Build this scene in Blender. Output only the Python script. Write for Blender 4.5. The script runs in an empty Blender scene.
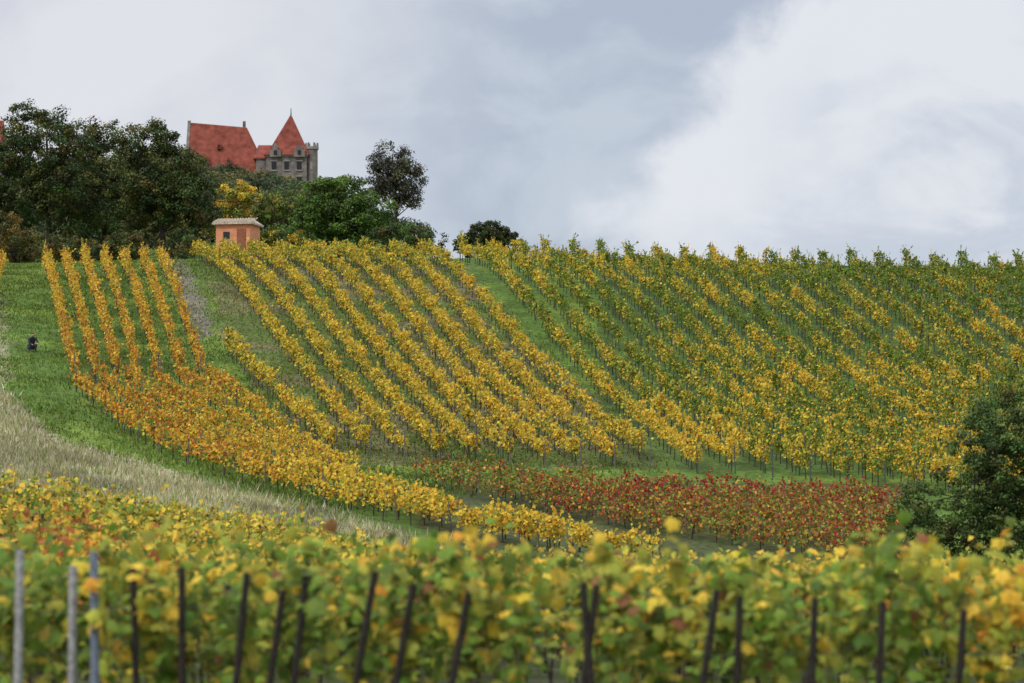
import bpy, math, numpy as np
from mathutils import Vector
R=np.random.default_rng(11)
F=2417.8; HZ=470.0
scene=bpy.context.scene

# ------------------------------------------------------------------ terrain
COLS=np.array([-600,0,200,400,650,900,1600],float)
TAB=[ # distance, ground elevation readings at each bearing
(45,[640,640,645,655,662,662,662]),
(75,[530,535,560,600,620,620,615]),
(95,[475,483,507,545,572,577,567]),
(110,[430,440,464,497,522,527,505]),
(125,[375,385,428,462,470,480,455]),
(140,[345,350,383,405,421,427,405]),
(155,[308,312,333,349,369,378,360]),
(170,[283,285,290,298,318,328,319]),
(185,[268,270,265,265,281,290,298]),
(198,[262,264,260,260,266,274,284]),
(204,[262,264,260,258,260,267,276])]
YK=[-4000,-200,0,12,24]; ZK=[[-60]*7,[-8]*7,[-1.75]*7,[-2.2]*7,[-2.85]*7]
for d,l in TAB:
    YK.append(d); ZK.append([(HZ-p)/F*d for p in l])
for d,l in [(225,[17.3,17.5,18.2,18.3,16.5,15.5,14.5]),(300,[20,25,29,27,14,12,10]),(450,[40,46,52,40,12,9,6]),(700,[30,40,40,26,8,4,0]),(4000,[-40]*7)]:
    YK.append(d); ZK.append(l)
YK=np.array(YK,float); ZK=np.array(ZK,float)
def tang(xk,V):
    h=np.diff(xk)[:,None]; d=np.diff(V,axis=0)/h
    m=np.zeros_like(V); a=d[:-1]; b=d[1:]
    with np.errstate(all='ignore'):
        m[1:-1]=np.where(a*b>0,2*a*b/(a+b),0)
    m[0]=d[0]; m[-1]=d[-1]
    return np.nan_to_num(m)
MK=tang(YK,ZK)
def terrain(x,y):
    x=np.atleast_1d(np.asarray(x,float)); y=np.atleast_1d(np.asarray(y,float))
    yc=np.clip(y,-3999,3999)
    px=np.clip(512+F*x/np.maximum(yc,20),-599,1599)
    i=np.clip(np.searchsorted(YK,yc)-1,0,len(YK)-2)
    h=YK[i+1]-YK[i]; t=((yc-YK[i])/h)[:,None]; hh=h[:,None]
    V=(2*t**3-3*t**2+1)*ZK[i]+(t**3-2*t**2+t)*hh*MK[i]+(-2*t**3+3*t**2)*ZK[i+1]+(t**3-t**2)*hh*MK[i+1]
    M=tang(COLS,V.T).T
    j=np.clip(np.searchsorted(COLS,px)-1,0,len(COLS)-2); n=np.arange(len(px))
    h=COLS[j+1]-COLS[j]; t=(px-COLS[j])/h
    z=(2*t**3-3*t**2+1)*V[n,j]+(t**3-2*t**2+t)*h*M[n,j]+(-2*t**3+3*t**2)*V[n,j+1]+(t**3-t**2)*h*M[n,j+1]
    return z+0.07*np.sin(x*0.9+y*0.31)*np.sin(y*0.7-x*0.2)
def bear(px,Y): return (px-512)/F*Y
def elev(py,Y): return (HZ-py)/F*Y
YS=np.linspace(78,200,500)
def ground_at(px,py):
    xs=bear(px,YS); pp=HZ-F*terrain(xs,YS)/YS
    k=np.argmax(pp<=py)
    if pp[k]>py: k=len(YS)-1
    return (xs[k],YS[k])
def station(x,y):
    z=terrain(x,y); yy=np.maximum(y,20)
    return 512+F*x/yy, HZ-F*z/yy
def hash2(i,j,s): 
    v=np.sin(i*127.1+j*311.7+s*74.7)*43758.5453
    return v-np.floor(v)
def vnoise(x,y,sc,s=0):
    x=x*sc; y=y*sc; i=np.floor(x); j=np.floor(y); u=x-i; v=y-j
    u=u*u*(3-2*u); v=v*v*(3-2*v)
    return (hash2(i,j,s)*(1-u)+hash2(i+1,j,s)*u)*(1-v)+(hash2(i,j+1,s)*(1-u)+hash2(i+1,j+1,s)*u)*v
def inpoly(px,py,poly):
    ins=np.zeros(len(px),bool); n=len(poly)
    for k in range(n):
        x1,y1=poly[k]; x2,y2=poly[(k+1)%n]
        if y1==y2: continue
        c=((y1>py)!=(y2>py))&(px<(x2-x1)*(py-y1)/(y2-y1)+x1)
        ins^=c
    return ins

# ------------------------------------------------------------------ mesh builder
class MB:
    def __init__(s): s.v=[];s.f=[];s.c=[];s.m=[];s.n=0
    def add(s,v,f,c,m=0):
        v=np.asarray(v,float); f=np.asarray(f,int); c=np.asarray(c,float)
        if c.ndim==1: c=np.tile(c,(len(v),1))
        s.v.append(v); s.f.append(f+s.n); s.c.append(c); s.m.append((m,len(f))); s.n+=len(v)
    def build(s,name,mats,smooth=False,parent=None):
        me=bpy.data.meshes.new(name)
        V=np.concatenate(s.v); C=np.concatenate(s.c)
        me.vertices.add(len(V)); me.vertices.foreach_set('co',V.ravel())
        li=np.concatenate([f.ravel() for f in s.f]); tot=np.concatenate([np.full(len(f),f.shape[1]) for f in s.f])
        me.loops.add(len(li)); me.loops.foreach_set('vertex_index',li)
        me.polygons.add(len(tot)); st=np.concatenate([[0],np.cumsum(tot)[:-1]])
        me.polygons.foreach_set('loop_start',st); me.polygons.foreach_set('loop_total',tot)
        me.polygons.foreach_set('material_index',np.concatenate([np.full(n,m) for m,n in s.m]))
        if smooth: me.polygons.foreach_set('use_smooth',np.ones(len(tot),bool))
        me.update(calc_edges=True)
        a=me.color_attributes.new('Col','FLOAT_COLOR','POINT')
        a.data.foreach_set('color',np.concatenate([C,np.ones((len(C),1))],1).ravel())
        for m in mats: me.materials.append(m)
        o=bpy.data.objects.new(name,me); scene.collection.objects.link(o)
        if parent: o.parent=parent
        return o
QT=np.array([[0,-.5,0],[.5,0,.1],[0,.55,0],[-.5,0,.1]]); QF=np.array([[0,1,2,3]])
_rim=[(0,-.42),(.2,-.5),(.5,-.3),(.38,-.08),(.55,.18),(.28,.25),(0,.62),(-.28,.25),(-.55,.18),(-.38,-.08),(-.5,-.3),(-.2,-.5)]
LT=np.array([[0,-.05,.07]]+[[a,b,-.10*(a*a+b*b)**.5] for a,b in _rim])
LF=np.array([[0,1+k,1+(k+1)%12] for k in range(12)])
def leaves(mb,c,size,nrm,col,tip=None,tmpl='q',rg=R):
    T,Fc=(QT,QF) if tmpl=='q' else (LT,LF)
    n=len(c); nrm=nrm/np.linalg.norm(nrm,axis=1,keepdims=True)
    if tip is None: tip=rg.normal(size=(n,3))
    tip=tip-(tip*nrm).sum(1,keepdims=True)*nrm; tip/=np.linalg.norm(tip,axis=1,keepdims=True)+1e-9
    b=np.cross(nrm,tip); s=np.asarray(size).reshape(-1,1,1)*np.ones((n,1,1))
    wob=1+rg.normal(0,.12,(n,1))
    V=c[:,None,:]+s*(T[None,:,0:1]*wob[:,:,None]*b[:,None,:]+T[None,:,1:2]*tip[:,None,:]+T[None,:,2:3]*nrm[:,None,:]*2)
    k=len(T); Fa=(Fc[None]+np.arange(n)[:,None,None]*k).reshape(-1,Fc.shape[1])
    mb.add(V.reshape(-1,3),Fa,np.repeat(col,k,axis=0),0)
def tubes(mb,A,B,ra,rb,col,m=1,sides=4):
    A=np.asarray(A,float);B=np.asarray(B,float);n=len(A)
    d=B-A; d/=np.linalg.norm(d,axis=1,keepdims=True)+1e-9
    ref=np.where(np.abs(d[:,2:3])>.9,np.array([[1.,0,0]]),np.array([[0,0,1.]]))
    u=np.cross(d,ref); u/=np.linalg.norm(u,axis=1,keepdims=True); w=np.cross(d,u)
    ra=np.broadcast_to(ra,(n,)); rb=np.broadcast_to(rb,(n,))
    vs=[]
    for P,r in ((A,ra),(B,rb)):
        for k in range(sides):
            a=2*math.pi*k/sides
            vs.append(P+r[:,None]*(math.cos(a)*u+math.sin(a)*w))
    V=np.stack(vs,1).reshape(-1,3)
    f=[[k,(k+1)%sides,sides+(k+1)%sides,sides+k] for k in range(sides)]
    Fa=(np.array(f)[None]+np.arange(n)[:,None,None]*2*sides).reshape(-1,4)
    mb.add(V,Fa,col,m)
    if sides==4:
        mb.add(V.reshape(n,8,3)[:,4:8].reshape(-1,3),(np.array([[0,1,2,3]])[None]+np.arange(n)[:,None,None]*4).reshape(-1,4),col,m)

# ------------------------------------------------------------------ materials
def newmat(n):
    m=bpy.data.materials.new(n); m.use_nodes=True; nt=m.node_tree; nt.nodes.clear()
    return m,nt,nt.nodes,nt.links
def leafmat(n,tr=.3,noise=14,spec=.15):
    m,nt,N,L=newmat(n); o=N.new('ShaderNodeOutputMaterial'); at=N.new('ShaderNodeAttribute'); at.attribute_name='Col'
    no=N.new('ShaderNodeTexNoise'); no.inputs['Scale'].default_value=noise
    g=N.new('ShaderNodeNewGeometry'); L.new(g.outputs['Position'],no.inputs['Vector'])
    mr=N.new('ShaderNodeMapRange'); mr.inputs[3].default_value=.7; mr.inputs[4].default_value=1.3; L.new(no.outputs[0],mr.inputs[0])
    mx=N.new('ShaderNodeVectorMath'); mx.operation='SCALE'; L.new(at.outputs['Color'],mx.inputs[0]); L.new(mr.outputs[0],mx.inputs['Scale'])
    d=N.new('ShaderNodeBsdfPrincipled'); d.inputs['Roughness'].default_value=.6; d.inputs['Specular IOR Level'].default_value=spec
    t=N.new('ShaderNodeBsdfTranslucent'); L.new(mx.outputs[0],d.inputs['Base Color']); L.new(mx.outputs[0],t.inputs['Color'])
    ms=N.new('ShaderNodeMixShader'); ms.inputs[0].default_value=tr; L.new(d.outputs[0],ms.inputs[1]); L.new(t.outputs[0],ms.inputs[2]); L.new(ms.outputs[0],o.inputs[0])
    return m
def solid(n,col,rough=.85,sc=6,amt=.35,useattr=False,bump=0.0):
    m,nt,N,L=newmat(n); o=N.new('ShaderNodeOutputMaterial'); d=N.new('ShaderNodeBsdfPrincipled'); d.inputs['Roughness'].default_value=rough
    d.inputs['Specular IOR Level'].default_value=.15
    g=N.new('ShaderNodeNewGeometry'); no=N.new('ShaderNodeTexNoise'); no.inputs['Scale'].default_value=sc; no.inputs['Detail'].default_value=6
    L.new(g.outputs['Position'],no.inputs['Vector'])
    mr=N.new('ShaderNodeMapRange'); mr.inputs[1].default_value=.3; mr.inputs[2].default_value=.7; mr.inputs[3].default_value=1-amt; mr.inputs[4].default_value=1+amt; L.new(no.outputs[0],mr.inputs[0])
    mx=N.new('ShaderNodeVectorMath'); mx.operation='SCALE'
    if useattr:
        at=N.new('ShaderNodeAttribute'); at.attribute_name='Col'; L.new(at.outputs['Color'],mx.inputs[0])
    else: mx.inputs[0].default_value=col
    L.new(mr.outputs[0],mx.inputs['Scale']); L.new(mx.outputs[0],d.inputs['Base Color'])
    if bump:
        b=N.new('ShaderNodeBump'); b.inputs['Strength'].default_value=bump; L.new(no.outputs[0],b.inputs['Height']); L.new(b.outputs[0],d.inputs['Normal'])
    L.new(d.outputs[0],o.inputs[0]); return m
M_leaf=leafmat('vine_leaf',.38); M_tree=leafmat('tree_leaf',.2,3); M_grass=leafmat('grass_blade',.25,5,.05)
M_wood=solid('weathered_wood',(0.1,.08,.06),.9,20,.4,True); M_bark=solid('bark',(.06,.045,.035),.95,8,.4,True,.4)

# ------------------------------------------------------------------ ground
xa=np.concatenate([-np.geomspace(3800,46,40),np.arange(-45,50.01,.42),np.geomspace(51,3800,40)])
ya=np.concatenate([-np.geomspace(3800,12,14),np.arange(-10,70,1.5),np.arange(70,212,.42),np.arange(213,330,3),np.geomspace(335,3900,30)])
GX,GY=np.meshgrid(xa,ya); gx=GX.ravel(); gy=GY.ravel(); gz=terrain(gx,gy)
gpx=512+F*gx/np.maximum(gy,20); gpy=HZ-F*gz/np.maximum(gy,20)
PALE=[(-700,380),(-5,384),(14,402),(34,424),(64,446),(130,463),(200,482),(330,514),(470,556),(470,600),(-700,640)]
PALE2=[(-700,262),(-2,290),(6,330),(10,380),(-700,380)]
SOIL=[(168,258),(185,258),(205,300),(214,332),(200,342),(188,315),(176,285)]
MID=[(190,240),(440,240),(660,470),(300,470),(228,345)]
green=np.array([.088,.15,.026]); 
n1=vnoise(gx,gy,.25,1); n2=vnoise(gx,gy,1.1,2); n3=vnoise(gx,gy,.07,3)
col=green[None]*(0.65+.7*n2[:,None])*(1+.4*(n1[:,None]-.5))
col=col+(n1>.5)[:,None]*np.array([.045,.022,0.0])*n2[:,None]
jx=gpx+ (n2-.5)*14; jy=gpy+(n1-.5)*14
def paint(mask,c,a=1.0):
    a=np.broadcast_to(a,mask.shape)
    w=(mask*a)[:,None]; return col*(1-w)+np.asarray(c)*w
vis=(gy>78)&(gy<212)
mid=inpoly(jx,jy,MID)&vis
col=paint(mid,np.array([.15,.115,.08])*(.7+.6*n2[:,None]),.2+.5*(n1>.45))
rt=vis&(gpx>600)&(gpy<470); col=paint(rt,np.array([.055,.09,.025])*(.7+.6*n2[:,None]),.7)
pale=inpoly(jx,jy,PALE)&(gy>78)&(gy<160)
col=paint(pale,np.array([.42,.39,.24])*(.7+.5*n2[:,None]),.45+.45*n1)
pale2=inpoly(jx,jy,PALE2)&vis
col=paint(pale2,np.array([.30,.28,.16])*(.7+.5*n2[:,None]),.8)
soil=inpoly(gpx+(n2-.5)*8,gpy,SOIL)&vis
col=paint(soil,np.array([.19,.155,.13])*(.8+.4*n2[:,None]),.9)
trk=np.abs(gpy-(470+(gpx-0)*.12))<4
col=paint(trk&(gpx<120)&(gy>78)&(gy<140),(.26,.22,.18),.8)
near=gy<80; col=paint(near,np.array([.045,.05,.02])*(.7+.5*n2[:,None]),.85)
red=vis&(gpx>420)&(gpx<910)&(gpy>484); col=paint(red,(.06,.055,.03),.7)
mb=MB(); nx=len(xa); ny=len(ya)
idx=np.arange(nx*ny).reshape(ny,nx)
f=np.stack([idx[:-1,:-1],idx[:-1,1:],idx[1:,1:],idx[1:,:-1]],-1).reshape(-1,4)
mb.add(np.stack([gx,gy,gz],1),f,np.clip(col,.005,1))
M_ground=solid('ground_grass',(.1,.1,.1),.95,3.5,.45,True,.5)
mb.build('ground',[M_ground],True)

# ------------------------------------------------------------------ vines
PAL=np.array([[.86,.60,.07],[.78,.37,.045],[.12,.18,.035],[.43,.43,.065],[.27,.13,.05],[.42,.025,.04],[.46,.15,.045],[.22,.33,.05]])
# yellow, orange, green, olive, brown, crimson, rust, mid-green
def pick(w,rg):
    w=np.clip(w,0,None)+1e-6; c=np.cumsum(w/w.sum(1,keepdims=True),1)
    k=(rg.random((len(w),1))>c).sum(1).clip(0,len(PAL)-1)
    return np.clip(PAL[k]*rg.uniform(.68,1.14,(len(w),1))*rg.normal(1,.06,(len(w),3)).clip(.7,1.3),0,.95)
class Line:
    def __init__(s,P):
        P=np.asarray(P,float)
        s.P=P; s.c=np.concatenate([[0],np.cumsum(np.linalg.norm(np.diff(P,axis=0),axis=1))]); s.L=s.c[-1]
    def at(s,t):
        x=np.interp(t,s.c,s.P[:,0]); y=np.interp(t,s.c,s.P[:,1])
        i=np.clip(np.searchsorted(s.c,t)-1,0,len(s.P)-2); d=s.P[i+1]-s.P[i]; d/=np.linalg.norm(d,axis=1,keepdims=True)
        return x,y,d
WOODC=np.array([.16,.14,.12])
def hill_row(name,P,wf,h0=.55,h1=1.42,th=.13,dens=125,ls=.16,sp=1.15,miss=.04,post=5.5,postc=WOODC,seed=0,ext=.35,spread=.27,hv=.13,endb=0.0,rowg=None):
    rg=np.random.default_rng(seed+100); ln=Line(P); mb=MB()
    ps=np.arange(.15,ln.L,sp)+rg.normal(0,.1,len(np.arange(.15,ln.L,sp)))
    ps=ps[rg.random(len(ps))>miss]; npn=len(ps)
    hs=rg.normal(1,hv,npn).clip(.65,1.3); vig=rg.uniform(.45,1.35,npn); pr=rg.random(npn)
    if endb: hs[:2]=1+endb*rg.uniform(.5,1.3); vig[:2]=1.2
    cnt=(dens*sp*vig).astype(int); pid=np.repeat(np.arange(npn),cnt); n=len(pid)
    rel=rg.beta(1.3,1.05,n)
    s=ps[pid]+rg.normal(0,sp*spread,n)*(1-.25*rel)
    x,y,d=ln.at(np.clip(s,0,ln.L)); nn=np.stack([-d[:,1],d[:,0]],1)
    lat=rg.normal(0,th,n)*(.7+.6*vig[pid])
    h=h0+(h1*hs[pid]-h0)*rel
    ns=npn*3; sp_id=np.repeat(np.arange(npn),3); k=np.tile(np.arange(6),(ns,1))
    ss=(ps[sp_id]+rg.normal(0,.25,ns))[:,None]+k*rg.normal(0,.05,(ns,1)); ll=rg.normal(0,.07,(ns,1))+k*rg.normal(0,.04,(ns,1))
    sh=(h1*hs[sp_id]-.1)[:,None]+k*rg.uniform(.1,1,(ns,1))*ext/4
    s2=ss.ravel(); x2,y2,d2=ln.at(np.clip(s2,0,ln.L)); n2_=np.stack([-d2[:,1],d2[:,0]],1)
    x=np.concatenate([x+nn[:,0]*lat,x2+n2_[:,0]*ll.ravel()]); y=np.concatenate([y+nn[:,1]*lat,y2+n2_[:,1]*ll.ravel()])
    h=np.concatenate([h,sh.ravel()]); pid=np.concatenate([pid,np.repeat(sp_id,6)])
    rel=np.concatenate([rel,np.full(ns*6,1.1)])
    nn=np.concatenate([nn,n2_]); lat=np.concatenate([lat,ll.ravel()])
    z=terrain(x,y)+h
    nr=rg.normal(size=(len(x),3))*.8; nr[:,:2]+=nn*np.sign(lat)[:,None]*1.0; nr[:,2]+=.6
    px,py=station(x,y)
    rowv=rg.random() if rowg is None else rowg
    col=pick(wf(px,py,x,y,rel,np.clip(pr[pid]*.7+rowv*.3,0,1),rg),rg)
    leaves(mb,np.stack([x,y,z],1),rg.uniform(.65,1.25,len(x))*ls,nr,col,rg=rg)
    x,y,d=ln.at(ps); z=terrain(x,y); A=np.stack([x,y,z-.05],1); B=A+np.stack([rg.normal(0,.06,npn),rg.normal(0,.06,npn),np.full(npn,h0+.35)],1)
    tubes(mb,A,B,.032,.02,np.array([.07,.055,.042]))
    q=np.unique(np.concatenate([[0.0],np.arange(0,ln.L,post),[ln.L]])); x,y,d=ln.at(q); z=terrain(x,y)
    A=np.stack([x,y,z-.1],1); B=A+np.array([0,0,h1+.12]); B[:,0]+=rg.normal(0,.05,len(q))
    tubes(mb,A,B,.035,.03,postc)
    q=np.arange(0,ln.L,2.5); x,y,d=ln.at(q); P3=np.stack([x,y,terrain(x,y)+.62],1); tubes(mb,P3[:-1],P3[1:],.006,.006,np.array([.12,.11,.1]))
    return mb.build(name,[M_leaf,M_wood])
def W(n,**k):
    w=np.zeros((n,8)); 
    for a,b in k.items(): w[:,dict(y=0,o=1,g=2,l=3,b=4,c=5,r=6,m=7)[a]]=b
    return w
def line2(a,b,n=12):
    t=np.linspace(0,1,n)[:,None]; return np.asarray(a)[None]*(1-t)+np.asarray(b)[None]*t
def wf_mid(px,py,x,y,rel,pr,rg):
    p=vnoise(x,y,.18,5); g=np.clip(.14+.6*(p-.4)+.7*(pr-.5)+.45*(1-rel)-.15,0,1); top=np.clip((300-py)/40,0,1)
    return W(len(x),y=1.4,o=.1,g=g*.5+top*.35,l=.42+g*.5+top*.4,m=g*.6+top*.4,b=.05+.25*(1-rel))
def wf_left(px,py,x,y,rel,pr,rg):
    o=np.clip((py-290)/80,0,1)
    return W(len(x),y=1.1,o=.45+.8*o*pr,g=.04,l=.3,b=.2+.12*o,r=.10+.35*o,m=.06)
def wf_low(px,py,x,y,rel,pr,rg):
    o=np.clip((350-px)/170,0,1); q=vnoise(x,y,.22,8)
    return W(len(x),y=1.7-1.0*o,o=.12+1.1*o*(.4+q),g=.04,l=.32,b=.12+.1*o,r=.05+.5*o*q*1.4,m=.14)
def wf_right(px,py,x,y,rel,pr,rg):
    p=vnoise(x,y,.12,9); p2=vnoise(x,y,.35,10)
    g=np.clip((420-py)/110+.0,0,1)*.62+np.clip((px-820)/200,0,1)*.45+1.1*(p-.5)+.5*(p2-.5)+1.3*(pr-.5)+.18
    g=np.clip(g,0,1.15)
    return W(len(x),y=1.6*(1.18-g),o=.12*(1.15-g)+.12*(px>850),g=1.15*g,l=.5,b=.05+.1*g,m=1.4*g)
def wf_red(px,py,x,y,rel,pr,rg):
    q=vnoise(x,y,.3,12); q2=vnoise(x,y,.6,13); c=np.exp(-((px-690)/95)**2-((py-512)/14)**2)*2.6*q2+np.clip(q-.55,0,1)*2.0+.6*(pr>.75)+.08
    gr=np.clip((560-px)/120,0,1)+.9*(q2-.4)
    return W(len(x),y=.1,o=.2,g=.5+.4*gr,l=.45,b=.9,c=c,r=.55,m=.45+.3*gr)
k=0
for i in range(10):
    tx=[0,195,222,250,278,305,334,362,391,420][i]; bx=335+35*i
    a=(bear(tx,192),192) if i else ground_at(228,356)
    b=ground_at(bx,457+min(i*1.5,12))
    hill_row('vine_row',line2(a,b),wf_mid,seed=k,h1=1.40,th=.12,endb=.15); k+=1
for i in range(7):
    a=(bear(45+19.3*i,182),182); b=ground_at(76+21*i,388-i)
    hill_row('vine_row',line2(a,b),wf_left,seed=k,dens=80,th=.09,h1=1.6,ls=.15,miss=.08,ext=.5,sp=1.5,spread=.22,hv=.15); k+=1
for i in range(3):
    hill_row('vine_row',line2((bear(2-24*i,182),182),(bear(-14-24*i,150),150)),wf_left,seed=k,dens=90,th=.12); k+=1
LO=np.array([(76,392),(150,452),(300,503),(500,545),(660,570)],float); UP=np.array([(205,384),(290,448),(350,486),(450,526),(660,562)],float)
for j in range(6):
    t=j/5; P=LO*(1-t)+UP*t; tt=np.linspace(0,4-1.9*t*t,24)
    P=np.stack([np.interp(tt,range(5),P[:,0]),np.interp(tt,range(5),P[:,1])],1)
    W_=np.array([ground_at(*p) for p in P]); 
    for _ in range(3): W_[1:-1]=(W_[:-2]+2*W_[1:-1]+W_[2:])/4
    hill_row('vine_row',W_,wf_low,seed=k,dens=110,h1=1.25,ls=.15,post=3.2,h0=.42,miss=.05,sp=1.25); k+=1
alt=np.random.default_rng(3).random(40)
for i in range(32):
    tx=460+27.8*i; bx=698+37.5*i; bp=474+max(0,i-1)*4
    a=(bear(tx,197),197); b=ground_at(bx,min(bp,500))
    hill_row('vine_row',line2(a,b),wf_right,seed=k,dens=135,h1=1.42,th=.105,post=4.5,postc=np.array([.10,.10,.10]),ext=.5,endb=.4,rowg=alt[i],miss=.02,hv=.1); k+=1
for i in range(16):
    X0=-4.6+2.0*i; P=[]
    for q in np.linspace(0,36,44):
        x,y=X0+q*.74,116.0-q*.62
        pp=station(np.array([x]),np.array([y]))
        if pp[0][0]>908 or y<93.5: break
        P.append((x,y))
    if len(P)>3: hill_row('vine_row',np.array(P),wf_red,seed=k,dens=145,h1=1.28,th=.33,ls=.14,h0=.3,post=4,miss=.0,spread=.34); k+=1

# ---- closer rows with individual canes
def cane_row(name,y0,x0,x1,slope,wf,top=2.0,cord=.75,sp=1.1,shoots=12,step=.075,ls=.13,seed=0,tmpl='v',posts=None,wires=True,side=.22,topvar=.12,lowk=.45):
    rg=np.random.default_rng(seed+900); mb=MB(); xs=np.arange(x0,x1,sp); xs=xs+rg.normal(0,.15,len(xs))
    pr=rg.random(len(xs)); hv=rg.normal(1,.08,len(xs))
    sid=np.repeat(np.arange(len(xs)),shoots); n=len(sid)
    K=int((top-cord)*1.25/step)
    bx=xs[sid]+rg.normal(0,.25,n)*sp; ln=(top-cord)*hv[sid]*rg.normal(1,topvar,n)
    ln*=np.where(rg.random(n)<.09,1.33,1)
    kx=np.arange(K)/K
    dx=rg.normal(0,.18,n)[:,None]; dy=rg.normal(0,side,n)[:,None]; curl=rg.normal(0,.22,n)[:,None]
    t=kx[None]*np.ones((n,1))
    X=bx[:,None]+dx*t+curl*t**2*.6; H=cord+rg.normal(0,.12,n)[:,None]+ln[:,None]*(t-.12*t**3)
    Yo=dy*t+curl*.3*t**2
    keep=rg.random((n,K))<(lowk+(1-lowk)*t)
    cx=X+rg.normal(0,.07,(n,K)); cy=y0+slope*cx+Yo+rg.normal(0,.09,(n,K)); ch=H+rg.normal(0,.04,(n,K))
    shp=rg.random(n)
    m=keep.ravel(); cx=cx.ravel()[m]; cy=cy.ravel()[m]; ch=ch.ravel()[m]; rel=t.ravel()[m]; prr=(.5*pr[sid]+.5*shp); pid=np.repeat(np.arange(n),K)[m]
    z=terrain(cx,cy)+ch; nr=rg.normal(size=(len(cx),3))*.7; nr[:,1]-=.5; nr[:,2]+=.8
    tip=rg.normal(size=(len(cx),3))*.5; tip[:,2]-=1
    px,py=station(cx,cy); col=pick(wf(px,py,cx,cy,rel,prr[pid],rg),rg)
    leaves(mb,np.stack([cx,cy,z],1),rg.uniform(.6,1.3,len(cx))*ls*(1-.3*np.maximum(rel-.8,0)*5*.6),nr,col,tip,tmpl,rg)
    for a,b in ((0,K//2),(K//2,K-1)):
        A=np.stack([X[:,a],y0+slope*X[:,a]+Yo[:,a],terrain(X[:,a],y0+slope*X[:,a])+H[:,a]],1)
        B=np.stack([X[:,b],y0+slope*X[:,b]+Yo[:,b],terrain(X[:,b],y0+slope*X[:,b])+H[:,b]],1)
        tubes(mb,A,B,.006,.004,np.array([.16,.09,.04]))
    y=y0+slope*xs; z=terrain(xs,y); A=np.stack([xs,y,z-.05],1); B=A+np.stack([rg.normal(0,.08,len(xs)),rg.normal(0,.04,len(xs)),np.full(len(xs),cord+.05)],1)
    tubes(mb,A,B,.035,.02,np.array([.05,.04,.03]),sides=6)
    if posts is None:
        q=np.arange(x0,x1,4.6)+rg.uniform(0,2); y=y0+slope*q; z=terrain(q,y); A=np.stack([q,y,z-.1],1); B=A+np.array([.05,0,top-.15])
        tubes(mb,A,B,.04,.036,np.array([.07,.055,.045]))
    if wires:
        for hw in (cord,cord+.4,cord+.8):
            q=np.linspace(x0,x1,20); y=y0+slope*q; P=np.stack([q,y,terrain(q,y)+hw],1); tubes(mb,P[:-1],P[1:],.003,.003,np.array([.2,.2,.2]))
    return mb.build(name,[M_leaf,M_wood])
def wf_fore(px,py,x,y,rel,pr,rg):
    q=vnoise(x,y,.7,21); rt=np.clip((px-955)/50,0,1)
    yl=np.clip(.14+.6*(q-.4)+.45*(rel-.35)+1.1*(pr-.5),0,1)+.9*rt
    return W(len(x),y=.75*yl,o=.04*yl+.25*rt,g=.6*(1.1-yl).clip(0),l=1.0,m=1.6*(1.1-yl).clip(.03),b=.07)
def wf_near(px,py,x,y,rel,pr,rg):
    o=np.exp(-((px-62)/50)**2-((y-46)/11)**2)*4.5*vnoise(x,y,.4,31); q=vnoise(x,y,.25,22)
    return W(len(x),y=1.0+.3*q,o=.06+o,g=.18,l=1.0,m=1.0*(1.1-q),b=.06+.3*o,r=1.1*o)
cane_row('vine_row',23.9,-9,9.5,.00,wf_fore,top=1.86,shoots=14,seed=1,posts=1,ls=.16,topvar=.17,sp=1.3,lowk=.32,cord=.62)
cane_row('vine_row',26.4,-9,9.5,.00,wf_fore,top=1.93,shoots=15,seed=2,ls=.16,topvar=.17,sp=1.3,lowk=.32,cord=.65)
cane_row('vine_row',28.8,-9,10,.00,wf_fore,top=1.93,shoots=15,seed=3,ls=.16,topvar=.15,lowk=.4,cord=.65)
for i,y in enumerate(np.arange(31.5,76,2.3)):
    w=y*.25+3; far=i>6
    cane_row('vine_row',y,-w,w,-.02,wf_near if y>33 else wf_fore,top=1.80,shoots=12 if far else 14,step=.1,ls=.165,seed=10+i,tmpl='q',wires=False,sp=1.15)

for i,(x0,y0,x1,lt) in enumerate([(20,550,18,1),(73,566,72,1),(94,552,95,2),(133,567,136,0),(182,568,182,0),(247,573,236,0),(283,590,270,0),(307,570,294,0),(375,572,356,0),(413,585,396,0),(470,585,452,0),(583,583,591,0),(597,585,584,0),(717,590,703,0),(740,596,737,0),(815,598,812,0),(883,602,879,0),(964,610,959,0)]):
    Y=23.55+.06*math.sin(i*2.3); mb=MB(); zt=elev(y0,Y); xt=bear(x0,Y); xb=bear(x1,Y); zs=elev(683,Y)
    zb=float(terrain(xb,Y)[0])-.2; dx=(xb-xt)/(zs-zt)*(zb-zt)
    r=.045 if lt else .038
    c=[(.035,.028,.024),(.34,.33,.32),(.17,.20,.25)][lt]
    tubes(mb,[[xt+dx,Y,zb]],[[xt,Y,zt]],r,r*.9,np.array(c),sides=8)
    a=np.arange(8)*math.pi/4; cap=np.stack([xt+r*.9*np.cos(a),Y+r*.9*np.sin(a),np.full(8,zt+.002)],1); mb.add(cap,[list(range(8))],np.array(c),1)
    mb.build('vineyard_post',[M_leaf,M_wood])

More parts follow.
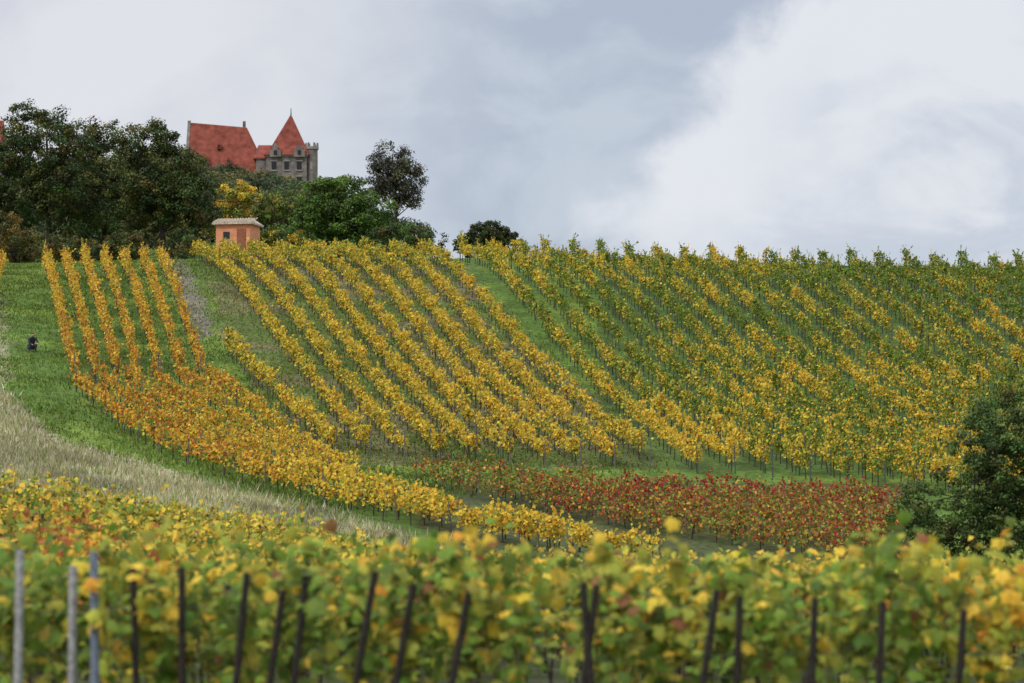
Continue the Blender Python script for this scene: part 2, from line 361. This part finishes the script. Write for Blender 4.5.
# ------------------------------------------------------------------ grass & litter
def blades(name,n,sampler,hgt,wid,cols,seed):
    rg=np.random.default_rng(seed); x,y=sampler(rg,n); n=len(x); z=terrain(x,y)
    a=rg.uniform(0,2*math.pi,n); h=hgt*rg.uniform(.5,1.3,n); w=wid*rg.uniform(.6,1.3,n)
    b=np.stack([x,y,z-.02],1); d=np.stack([np.cos(a),np.sin(a),0*a],1)*w[:,None]; tp=b+np.stack([rg.normal(0,.35,n)*h,rg.normal(0,.35,n)*h,h],1)
    V=np.stack([b-d,b+d,tp],1).reshape(-1,3); c=np.array(cols)[rg.integers(0,len(cols),n)]*rg.uniform(.7,1.25,(n,1))*(.65+.7*vnoise(x,y,.5,44))[:,None]
    mb=MB(); mb.add(V,np.arange(3*n).reshape(-1,3),np.repeat(c,3,0)); return mb.build(name,[M_grass])
def samp_poly(poly,p0,p1,y0,y1,clump=False):
    def f(rg,n):
        Y=rg.uniform(y0,y1,n); px=rg.uniform(p0,p1,n); x=bear(px,Y); a,b=station(x,Y); m=inpoly(a+rg.normal(0,5,n),b+rg.normal(0,3,n),poly)
        if clump: m&=rg.random(n)<(.1+1.3*vnoise(x,Y,.35,40))
        return x[m],Y[m]
    return f
blades('dry_grass',200000,samp_poly(PALE,-120,480,78,150,True),.34,.035,[(.55,.50,.33),(.46,.42,.25),(.30,.32,.12),(.60,.55,.40),(.20,.26,.06),(.36,.28,.16)],1)
GR=[(-40,262),(445,250),(680,470),(420,500),(330,512),(200,480),(130,461),(62,444),(32,418),(12,392),(-10,372)]
blades('meadow_grass',190000,samp_poly(GR,-40,680,96,198,True),.17,.04,[(.10,.18,.026),(.14,.22,.034),(.075,.13,.022),(.22,.24,.07)],2)
rg=np.random.default_rng(5); x,y=samp_poly(MID,190,660,120,192)(rg,18000); mb=MB()
leaves(mb,np.stack([x,y,terrain(x,y)+.03],1),rg.uniform(.07,.14,len(x)),np.stack([rg.normal(0,.2,len(x)),rg.normal(0,.2,len(x)),np.ones(len(x))],1),PAL[rg.choice([0,1,4,6],len(x))]*.5,rg=rg)
mb.build('fallen_leaves',[M_leaf])

# ------------------------------------------------------------------ trees
def tree(name,bx,by,blobs,col,ncl=150,lpc=90,ls=.3,cr=1.0,trunk=.35,seed=0,limbs=26,bz=None,dark=.5,shell=.45):
    rg=np.random.default_rng(seed+300); mb=MB(); bz=float(terrain(bx,by)[0]) if bz is None else bz; base=np.array([bx,by,bz])
    B=np.array(blobs,float); vol=B[:,3]*B[:,4]*B[:,5]; bi=rg.choice(len(B),ncl,p=vol/vol.sum())
    d=rg.normal(size=(ncl,3)); d/=np.linalg.norm(d,axis=1,keepdims=True); r=rg.uniform(shell**3,1.1,ncl)**(1/3)
    C=base+B[bi,:3]+d*r[:,None]*B[bi,3:]
    rad=cr*rg.uniform(.5,1.3,ncl); cb=rg.uniform(1-dark,1+dark,ncl); tint=rg.normal(0,.08,(ncl,3))
    pid=np.repeat(np.arange(ncl),(lpc*rg.uniform(.5,1.2,ncl)*np.clip(rad/cr,.5,1.2)).astype(int)); n=len(pid)
    o=rg.normal(size=(n,3)); o/=np.linalg.norm(o,axis=1,keepdims=True); o2=o*(rg.uniform(.1,1,n)**.6)[:,None]; o2[:,2]*=.7
    P=C[pid]+o2*rad[pid][:,None]
    nr=o+rg.normal(0,.5,(n,3)); nr[:,2]+=.5
    c=np.asarray(col)[rg.integers(0,len(col),ncl)][pid]*(1+tint[pid])*cb[pid][:,None]*rg.uniform(.7,1.3,(n,1))
    leaves(mb,P,rg.uniform(.6,1.3,n)*ls,nr,np.clip(c,.004,1),rg=rg)
    top=B[:,2].max()*.9; tp=base+np.array([B[:,0].mean()*.5,0,top])
    lean=rg.normal(0,.15,3); m1=base+(tp-base)*.45+lean
    bc=np.array([.05,.04,.032])
    tubes(mb,[base-[0,0,.3],m1],[m1,tp],[trunk,trunk*.65],[trunk*.65,trunk*.25],bc,sides=8)
    li=rg.choice(ncl,min(limbs,ncl),replace=False); s=rg.uniform(.3,.9,len(li))[:,None]
    A=np.where(s<.45,base+(m1-base)*(s/.45),m1+(tp-m1)*((s-.45)/.55)); E=C[li]; Mi=(A+E)/2+rg.normal(0,.2,A.shape)+[0,0,-.2]
    tubes(mb,A,Mi,trunk*.3,trunk*.16,bc,sides=5); tubes(mb,Mi,E,trunk*.16,trunk*.05,bc,sides=5)
    return mb.build(name,[M_tree,M_bark])
DG=[(.055,.082,.024),(.072,.105,.028),(.09,.10,.03),(.048,.07,.024),(.11,.105,.03)]
MG=[(.09,.155,.03),(.115,.185,.036),(.075,.125,.03)]
BR=[(.17,.125,.035),(.20,.14,.035),(.09,.11,.032),(.10,.10,.03)]
YG=[(.62,.38,.04),(.45,.32,.045),(.22,.24,.045)]
def tr(name,px,Y,pieces,col,**k):
    s=Y/F; bx=bear(px,Y); bz=float(terrain(bx,Y)[0]); bl=[]
    for (a,b,rx,rz,dy) in pieces: bl.append((bear(a,Y)-bx,dy,elev(b,Y)-bz,rx*s,(rx+rz)/2*s,rz*s))
    return tree(name,bx,Y,bl,col,**k)
tr('oak_tree',48,226,[(45,155,40,44,0),(15,180,36,46,1),(75,192,38,46,-1),(66,121,26,20,1),(25,122,26,18,0)],DG,ncl=480,lpc=105,seed=1,cr=.85,ls=.2)
tr('oak_tree',165,222,[(165,180,42,46,0),(190,208,32,38,-1),(135,200,34,42,1),(145,142,32,22,0)],DG,ncl=460,lpc=105,seed=2,cr=.8,ls=.2)
tr('oak_tree',105,232,[(103,160,28,42,0),(110,210,40,35,0)],DG,ncl=260,lpc=95,seed=3,cr=.85,ls=.21)
tr('oak_tree',-45,228,[(-40,160,50,50,0),(-20,210,50,40,0)],DG,ncl=200,lpc=90,seed=4,cr=1.0,ls=.24)
tr('hazel_bush',10,210,[(5,238,30,26,0),(40,248,20,16,0)],BR,ncl=130,lpc=95,seed=5,cr=.5,ls=.16,trunk=.12)
tr('hazel_bush',90,210,[(80,248,30,12,0),(130,245,30,14,0),(180,244,22,16,0)],DG+BR[:1],ncl=120,lpc=85,seed=6,cr=.5,ls=.16,trunk=.12)
tr('maple_tree',234,240,[(236,203,18,24,0),(224,220,15,18,0)],YG,ncl=110,lpc=90,seed=7,cr=.6,ls=.19,trunk=.2)
tr('maple_tree',268,262,[(268,208,18,16,0),(284,202,13,12,0)],[(.30,.25,.05),(.16,.19,.045),(.12,.16,.045)],ncl=90,lpc=80,seed=17,cr=.65,ls=.2,trunk=.2)
tr('ash_tree',340,226,[(338,207,40,30,0),(368,224,36,26,0),(315,222,28,28,0),(342,188,24,14,0)],MG,ncl=340,lpc=100,seed=8,cr=.75,ls=.2)
tr('hazel_bush',285,215,[(280,238,25,16,0),(303,245,22,12,0)],YG+MG+MG,ncl=90,lpc=80,seed=9,cr=.5,ls=.16,trunk=.1)
tr('hazel_bush',405,214,[(400,241,36,16,0),(430,244,22,11,0)],MG+DG+BR[:1],ncl=130,lpc=80,seed=10,cr=.5,ls=.16,trunk=.1)
tr('linden_tree',396,300,[(392,160,22,18,0),(398,180,27,20,0),(405,197,22,14,0),(382,178,18,18,0)],[(.08,.085,.06),(.10,.095,.055)],ncl=200,lpc=80,seed=11,cr=.9,ls=.22,trunk=.3,limbs=50)
tr('hawthorn_bush',490,209,[(490,237,25,15,0),(474,245,20,12,0),(508,245,16,12,0)],[(.045,.06,.02),(.06,.07,.022)],ncl=200,lpc=95,seed=12,cr=.42,ls=.15,trunk=.1)
tr('elder_tree',985,84,[(1012,455,62,66,0),(942,515,55,45,0),(1040,500,60,70,0),(985,530,60,50,-.4),(1000,420,37,34,0)],[(.075,.125,.032),(.09,.145,.036),(.13,.165,.042)],ncl=470,lpc=120,seed=13,cr=.36,ls=.10,trunk=.14,limbs=60)
rg=np.random.default_rng(77); mb=MB(); nt=200
FX=rg.uniform(-60,470,nt); FY=rg.uniform(262,430,nt); m=(FX<300+ (FY-262)*.7)
FX=np.concatenate([FX[m],[262,274,288,302,314,326,250,296]]);FY=np.concatenate([FY[m],[431,434,430,433,431,434,430,425]])
for a,b in zip(FX,FY):
    x=bear(a,b); z0=float(terrain(x,b)[0]); top=rg.uniform(5,9); c0=np.array([(.07,.105,.038),(.095,.125,.048),(.17,.145,.05),(.07,.09,.04),(.12,.13,.045)][rg.integers(5)])
    lim=np.interp(a,[-60,180,200,230,262,300,325,345,430,470],[150,150,170,174,178,183,186,215,222,242])+rg.uniform(-1,5)
    tp=HZ-F*(z0+top)/b
    if tp<lim or b>424: top=max(2.5,elev(lim,b)-z0)
    n=40; d=rg.normal(size=(n,3)); d/=np.linalg.norm(d,axis=1,keepdims=True); C=np.array([x,b,z0+top*.55])+d*np.array([3.2,3.2,top*.36])
    pid=np.repeat(np.arange(n),40); o=rg.normal(size=(len(pid),3)); o/=np.linalg.norm(o,axis=1,keepdims=True)
    leaves(mb,C[pid]+o*rg.uniform(.2,1.1,(len(pid),1)),rg.uniform(.25,.45,len(pid)),o+rg.normal(0,.4,o.shape),c0*rg.uniform(.6,1.4,n)[pid][:,None]*rg.uniform(.75,1.25,(len(pid),1)),rg=rg)
    tubes(mb,[[x,b,z0-.3]],[[x,b,z0+top*.8]],.25,.08,np.array([.05,.04,.03]),sides=5)
mb.build('distant_woodland',[M_tree,M_bark])

# ------------------------------------------------------------------ buildings
M_roof=solid('red_roof_tiles',(.225,.062,.042),.9,.9,.35); M_stone=solid('castle_stone',(.20,.175,.155),.9,1.0,.4); M_dark=solid('dark_glass',(.03,.032,.035),.3,2,.2)
M_trim=solid('sandstone_trim',(.29,.26,.225),.9,3,.2)
M_salmon=solid('salmon_plaster',(.66,.28,.15),.9,2.5,.18); M_beige=solid('beige_roof_tile',(.52,.43,.33),.9,4,.3); M_door=solid('door_wood',(.28,.11,.06),.8,8,.3)
def polymesh(name,verts,faces,mat,parent,loc=(0,0,0),rot=0):
    me=bpy.data.meshes.new(name); me.from_pydata([tuple(v) for v in verts],[],faces); me.update(); me.materials.append(mat)
    o=bpy.data.objects.new(name,me); scene.collection.objects.link(o); o.parent=parent; o.location=loc; o.rotation_euler=(0,0,rot); return o
def box(name,x0,x1,y0,y1,z0,z1,mat,parent,**k):
    v=[(x0,y0,z0),(x1,y0,z0),(x1,y1,z0),(x0,y1,z0),(x0,y0,z1),(x1,y0,z1),(x1,y1,z1),(x0,y1,z1)]
    return polymesh(name,v,[(0,3,2,1),(4,5,6,7),(0,1,5,4),(1,2,6,5),(2,3,7,6),(3,0,4,7)],mat,parent,**k)
def cyl(name,cx,cy,r0,r1,z0,z1,mat,parent,n=12):
    v=[];
    for z,r in((z0,r0),(z1,r1)):
        for i in range(n):
            a=2*math.pi*(i+.5)/n; v.append((cx+r*math.cos(a),cy+r*math.sin(a),z))
    return polymesh(name,v,[(i,(i+1)%n,n+(i+1)%n,n+i) for i in range(n)]+[tuple(range(n,2*n)),tuple(reversed(range(n)))],mat,parent)
def empty(name,loc,rot=0):
    e=bpy.data.objects.new(name,None); scene.collection.objects.link(e); e.location=loc; e.rotation_euler=(0,0,rot); return e
ca=empty('castle',(bear(253,450),450,elev(190,450)))
hx0,hx1,hy0,hy1,ez,rz=-11.9,3.0,-5.0,6,1.6,12.4
box('hall_walls',hx0,hx1-.3,hy0,hy1,-9,ez,M_stone,ca)
polymesh('hall_roof',[(hx0+.3,hy0-.4,ez-.1),(hx1+.5,hy0-.4,ez-.6),(hx1+.5,hy1+.4,ez-.1),(hx0+.3,hy1+.4,ez-.1),(hx0+.3,.5,rz+.2),(-1.2,.5,rz-.7)],[(0,1,5,4),(1,2,5),(2,3,4,5),(3,0,4),(3,2,1,0)],M_roof,ca)
polymesh('hall_gable',[(hx0-.3,hy0-.3,ez-1),(hx0-.3,hy1+.3,ez-1),(hx0-.3,.5,rz+.6),(hx0+.25,hy0-.3,ez-1),(hx0+.25,hy1+.3,ez-1),(hx0+.25,.5,rz+.6)],[(0,2,1),(3,4,5),(0,3,5,2),(1,2,5,4),(0,1,4,3)],M_stone,ca)
for x in(-9,-6,-3,0): box('hall_window',x-.5,x+.5,hy0-.06,hy0+.2,-.9,1.1,M_dark,ca)
for x,z in((-8,5.4),(-4,5.2),(-6,8.3)):
    y0_=hy0-.4+(z-1-ez+.1)/(rz-ez)*(5.9)-.5
    polymesh('dormer',[(x-.4,y0_,z-1),(x+.4,y0_,z-1),(x+.4,y0_,z-.2),(x-.4,y0_,z-.2),(x,y0_,z+.35),(x-.4,y0_+2.2,z-1),(x+.4,y0_+2.2,z-1),(x+.4,y0_+2.2,z-.2),(x-.4,y0_+2.2,z-.2),(x,y0_+2.2,z+.35)],[(0,1,2,4,3),(3,4,9,8),(4,2,7,9),(1,6,7,2),(0,3,8,5)],M_roof,ca)
    box('dormer_window',x-.22,x+.22,y0_-.04,y0_+.02,z-.85,z-.25,M_dark,ca)
box('link_walls',1.2,4.4,-5.7,2,-9,5.2,M_stone,ca)
polymesh('link_roof',[(.6,-6,5.1),(4.6,-6,5.1),(4.6,2.3,5.1),(.6,2.3,5.1),(1.2,-1.8,8.1),(4.6,-1.8,8.1)],[(0,1,5,4),(2,3,4,5),(0,4,3),(1,2,5),(3,2,1,0)],M_roof,ca)
box('tower_walls',3.2,10.6,-7,-.2,-9,5.3,M_stone,ca)
box('tower_cornice',2.95,10.85,-7.25,.05,5.3,5.6,M_trim,ca)
polymesh('tower_roof',[(2.7,-7.5,5.6),(11.1,-7.5,5.6),(11.1,.3,5.6),(2.7,.3,5.6),(7.4,-3.6,13.6),(4.1,-6.2,7.4),(10.2,-6.2,7.4),(10.2,-1.1,7.4),(4.1,-1.1,7.4)],[(0,1,6,5),(1,2,7,6),(2,3,8,7),(3,0,5,8),(5,6,4),(6,7,4),(7,8,4),(8,5,4),(3,2,1,0)],M_roof,ca)
cyl('tower_finial',7.4,-3.6,.12,.05,13.4,14.7,M_dark,ca,6)
for cx,hw,zt in((4.9,1.0,7.8),(9.3,1.0,7.6)):
    polymesh('tower_gable',[(cx-hw,-7.6,5.2),(cx+hw,-7.6,5.2),(cx+hw,-7.6,6.5),(cx+hw*.5,-7.6,6.5),(cx+hw*.5,-7.6,7.1),(cx,-7.6,zt),(cx-hw*.5,-7.6,7.1),(cx-hw*.5,-7.6,6.5),(cx-hw,-7.6,6.5),(cx-hw,-6.2,5.2),(cx+hw,-6.2,5.2),(cx+hw,-6.2,6.5),(cx+hw*.5,-6.2,6.5),(cx+hw*.5,-6.2,7.1),(cx,-6.2,zt),(cx-hw*.5,-6.2,7.1),(cx-hw*.5,-6.2,6.5),(cx-hw,-6.2,6.5)],
      [tuple(range(9)),tuple(range(17,8,-1))]+[(i,i+9,(i+1)%9+9,(i+1)%9) for i in range(9)],M_stone,ca)
    box('gable_window',cx-.3,cx+.3,-7.68,-7.5,5.6,6.4,M_dark,ca)
for x in(4.6,6.9,9.2):
    for z in(.1,2.9):
        box('tower_window',x-.42,x+.42,-7.08,-6.9,z,z+1.5,M_dark,ca); box('window_sill',x-.6,x+.6,-7.2,-6.95,z-.25,z-.02,M_trim,ca); box('window_lintel',x-.6,x+.6,-7.14,-6.95,z+1.53,z+1.75,M_trim,ca)
cyl('corner_turret',11.4,-5.5,1.1,1.1,-9,6.8,M_stone,ca); cyl('turret_cornice',11.4,-5.5,1.3,1.3,6.8,7.3,M_trim,ca); 
for i in range(6):
    a=i*math.pi/3; cyl('turret_merlon',11.4+1.05*math.cos(a),-5.5+1.05*math.sin(a),.28,.22,7.3,8.0,M_stone,ca,4)
for z in(-.5,3): box('turret_window',11.15,11.65,-6.67,-6.45,z,z+1.4,M_trim,ca)
cyl('hall_chimney',-1.8,1.5,.4,.35,10.8,13.0,M_stone,ca,4)
fh=empty('farm_house',(bear(-12,420),420,elev(150,420)))
box('walls',-5,4,-3,4,-8,0,M_stone,fh)
polymesh('roof',[(-5.4,-3.4,-.1),(2.8,-3.4,-.1),(2.8,4.4,-.1),(-5.4,4.4,-.1),(-5.4,.5,5.2),(2.6,.5,5.2)],[(0,1,5,4),(2,3,4,5),(0,4,3),(1,2,5),(3,2,1,0)],M_roof,fh)
hY=203; hz=elev(254,hY); hut=empty('vineyard_hut',(bear(238,hY),hY,hz),math.radians(-12))
box('walls',-1.5,1.5,-1.3,1.3,-1.2,2.35,M_salmon,hut)
box('plinth',-1.54,1.54,-1.34,1.34,-1.2,.25,M_door,hut)
polymesh('roof',[(-1.75,-1.6,2.36),(1.75,-1.6,2.36),(1.75,1.6,2.36),(-1.75,1.6,2.36),(-1.75,-1.6,2.5),(1.75,-1.6,2.5),(1.75,1.6,2.5),(-1.75,1.6,2.5),(-1.3,0,2.95),(1.3,0,2.95)],[(0,1,5,4),(1,2,6,5),(2,3,7,6),(3,0,4,7),(4,5,9,8),(6,7,8,9),(5,6,9),(7,4,8),(3,2,1,0)],M_beige,hut)
for i in range(15):
    x=-1.68+i*.24; polymesh('tile_ridge',[(x,-1.64,2.52),(x+.1,-1.64,2.52),(x+.1,-.1,2.96),(x,-.1,2.96),(x+.05,-1.64,2.6),(x+.05,-.1,3.03)],[(0,1,4),(0,4,5,3),(1,2,5,4)],M_beige,hut)
box('door',.35,1.1,-1.37,-1.31,.0,2.0,M_door,hut); box('window',-.85,-.3,-1.33,-1.28,1.1,1.75,M_dark,hut); box('window_frame',-.92,-.23,-1.36,-1.31,1.02,1.1,M_beige,hut)

# ------------------------------------------------------------------ crouching vineyard worker
wx,wy=ground_at(32,352); wz=float(terrain(wx,wy)[0]); wk=empty('vineyard_worker',(wx,wy,wz),.5)
def skin(name,V,E,Rr,mat,root=0):
    me=bpy.data.meshes.new(name); me.from_pydata(V,E,[]); o=bpy.data.objects.new(name,me); scene.collection.objects.link(o); o.parent=wk
    m=o.modifiers.new('s','SKIN'); 
    for i,r in enumerate(Rr): me.skin_vertices[0].data[i].radius=(r,r)
    me.skin_vertices[0].data[root].use_root=True
    s=o.modifiers.new('u','SUBSURF'); s.levels=1; s.render_levels=2; me.materials.append(mat); return o
M_cl=solid('dark_jacket',(.03,.032,.04),.8,20,.3); M_sk=solid('skin',(.45,.26,.18),.6,5,.1); M_hr=solid('hair',(.05,.03,.02),.7,30,.3); M_tr=solid('trousers',(.05,.055,.08),.85,20,.3)
bodyV=[(0,.12,.32),(0,.05,.5),(0,-.08,.72),(0,-.14,.84),(.2,-.1,.74),(.26,-.3,.55),(.16,-.5,.48),(-.2,-.1,.74),(-.27,-.28,.52),(-.16,-.48,.42)]
skin('jacket',bodyV,[(0,1),(1,2),(2,3),(2,4),(4,5),(5,6),(2,7),(7,8),(8,9)],[.17,.17,.17,.07,.085,.06,.042,.085,.06,.042],M_cl)
skin('trousers',[(0,.14,.3),(.1,.08,.28),(.17,-.3,.42),(.15,-.12,.08),(.16,-.28,.04),(-.1,.08,.28),(-.17,-.28,.42),(-.15,-.08,.08),(-.16,-.24,.04)],[(0,1),(1,2),(2,3),(3,4),(0,5),(5,6),(6,7),(7,8)],[.15,.1,.075,.05,.045,.1,.075,.05,.045],M_tr)
skin('head',[(0,-.15,.86),(0,-.19,.95),(0,-.21,1.02),(0,-.29,.96)],[(0,1),(1,2),(1,3)],[.055,.088,.085,.02],M_sk,1)
skin('hair',[(0,-.12,1.0),(0,-.17,1.06)],[(0,1)],[.085,.08],M_hr)
for s in(1,-1):
    b=(s*.16,-.5 if s>0 else -.48,.48 if s>0 else .42); V=[b,(b[0],b[1]-.07,b[2]-.02)];E=[(0,1)];Rr=[.03,.032]
    for q in range(4):
        dx=(q-1.5)*.018; V+= [(b[0]+dx,b[1]-.12,b[2]-.03),(b[0]+dx,b[1]-.15,b[2]-.06-.004*q)]; E+=[(1,len(V)-2),(len(V)-2,len(V)-1)]; Rr+=[.009,.008]
    V.append((b[0]-s*.04,b[1]-.08,b[2]-.05)); E.append((1,len(V)-1)); Rr.append(.01)
    skin('hand',V,E,Rr,M_sk)

# ------------------------------------------------------------------ sky / light / camera
w=bpy.data.worlds.new('World'); scene.world=w; w.use_nodes=True; nt=w.node_tree; N=nt.nodes; L=nt.links; N.clear()
out=N.new('ShaderNodeOutputWorld'); sky=N.new('ShaderNodeTexSky'); sky.sky_type='NISHITA'; sky.sun_disc=False
EL=math.radians(46); AZ=math.radians(215); sky.sun_elevation=EL; sky.sun_rotation=AZ
b1=N.new('ShaderNodeBackground'); b1.inputs[1].default_value=.1; L.new(sky.outputs[0],b1.inputs[0])
tc=N.new('ShaderNodeTexCoord'); D=tc.outputs['Generated']
def val(op,a,b=None,c=None):
    n=N.new('ShaderNodeMath'); n.operation=op
    for i,q in enumerate((a,b,c)):
        if q is None: continue
        if isinstance(q,(int,float)): n.inputs[i].default_value=q
        else: L.new(q,n.inputs[i])
    return n.outputs[0]
def dot(v):
    n=N.new('ShaderNodeVectorMath'); n.operation='DOT_PRODUCT'; L.new(D,n.inputs[0]); n.inputs[1].default_value=v; return n.outputs['Value']
def noise(sc,det=6,dist=0,stretch=(1,1,1),off=(0,0,0),rough=.55):
    m=N.new('ShaderNodeMapping'); m.inputs['Scale'].default_value=stretch; m.inputs['Location'].default_value=off; L.new(D,m.inputs[0])
    n=N.new('ShaderNodeTexNoise'); n.inputs['Scale'].default_value=sc; n.inputs['Detail'].default_value=det; n.inputs['Distortion'].default_value=dist; n.inputs['Roughness'].default_value=rough; L.new(m.outputs[0],n.inputs[0]); return n.outputs[0]
def smooth(v,a,b,lo=0.,hi=1.):
    n=N.new('ShaderNodeMapRange'); n.interpolation_type='SMOOTHSTEP'; n.inputs[1].default_value=a; n.inputs[2].default_value=b; n.inputs[3].default_value=lo; n.inputs[4].default_value=hi; L.new(v,n.inputs[0]); return n.outputs[0]
def mix(f,a,b):
    n=N.new('ShaderNodeMix'); n.data_type='RGBA'; 
    if isinstance(f,(int,float)): n.inputs[0].default_value=f
    else: L.new(f,n.inputs[0])
    for i,q in((6,a),(7,b)):
        if isinstance(q,tuple): n.inputs[i].default_value=(*q,1)
        else: L.new(q,n.inputs[i])
    return n.outputs[2]
nb=noise(9,7,.3); nf=noise(26,6,.2); ns=noise(5,5,.4,(1,1,1.6),(3,1,2))
d1=val('ADD',dot((1480,0,-1973)),181); d1=val('ADD',d1,val('MULTIPLY',val('SUBTRACT',nb,.5),160)); d1=val('ADD',d1,val('MULTIPLY',val('SUBTRACT',nf,.5),130))
s1=smooth(d1,-20,38)
xe=val('ADD',dot((2466,0,0)),val('MULTIPLY',val('SUBTRACT',nf,.5),200))
s1=val('MULTIPLY',s1,smooth(xe,60,150))
xl=val('ADD',dot((1,0,-.25)),val('MULTIPLY',val('SUBTRACT',ns,.5),.14)); sl=smooth(xl,-.16,-.01)
left=mix(smooth(nb,.38,.62),(.66,.68,.75),(.78,.79,.83))
dk=mix(smooth(noise(16,6,.4,(1,1,1.5),(2,5,1)),.38,.62),(.45,.51,.62),(.56,.62,.71))
base=mix(sl,left,dk)
inner=mix(smooth(noise(13,6,.5,(1,1,1.8),(7,2,1)),.38,.6),(.57,.62,.72),(.78,.80,.85))
edge=mix(smooth(d1,20,230),(.80,.82,.87),inner)
colr=mix(s1,base,edge)
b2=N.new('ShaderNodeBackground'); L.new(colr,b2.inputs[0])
# overcast skies are brighter overhead than at the horizon
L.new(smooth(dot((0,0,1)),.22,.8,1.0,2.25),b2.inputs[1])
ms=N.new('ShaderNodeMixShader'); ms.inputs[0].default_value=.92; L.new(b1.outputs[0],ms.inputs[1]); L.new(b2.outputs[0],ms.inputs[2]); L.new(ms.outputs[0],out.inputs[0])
sl_=bpy.data.lights.new('sun','SUN'); sl_.energy=1.5; sl_.angle=math.radians(10); sl_.color=(1,.96,.9); so=bpy.data.objects.new('sun',sl_); scene.collection.objects.link(so)
sd=Vector((-.55,-.62,math.tan(EL)*.83)); so.rotation_euler=sd.to_track_quat('Z','Y').to_euler()
cam=bpy.data.cameras.new('camera'); co=bpy.data.objects.new('camera',cam); scene.collection.objects.link(co); co.location=(0,0,0); co.rotation_euler=(math.radians(90),0,0)
cam.lens=85; cam.sensor_width=36; cam.shift_y=(HZ-341.5)/1024; cam.clip_end=9000; cam.dof.use_dof=True; cam.dof.focus_distance=150; cam.dof.aperture_fstop=1.3
scene.camera=co
scene.view_settings.view_transform='Standard'; scene.view_settings.look='None'; scene.view_settings.exposure=0
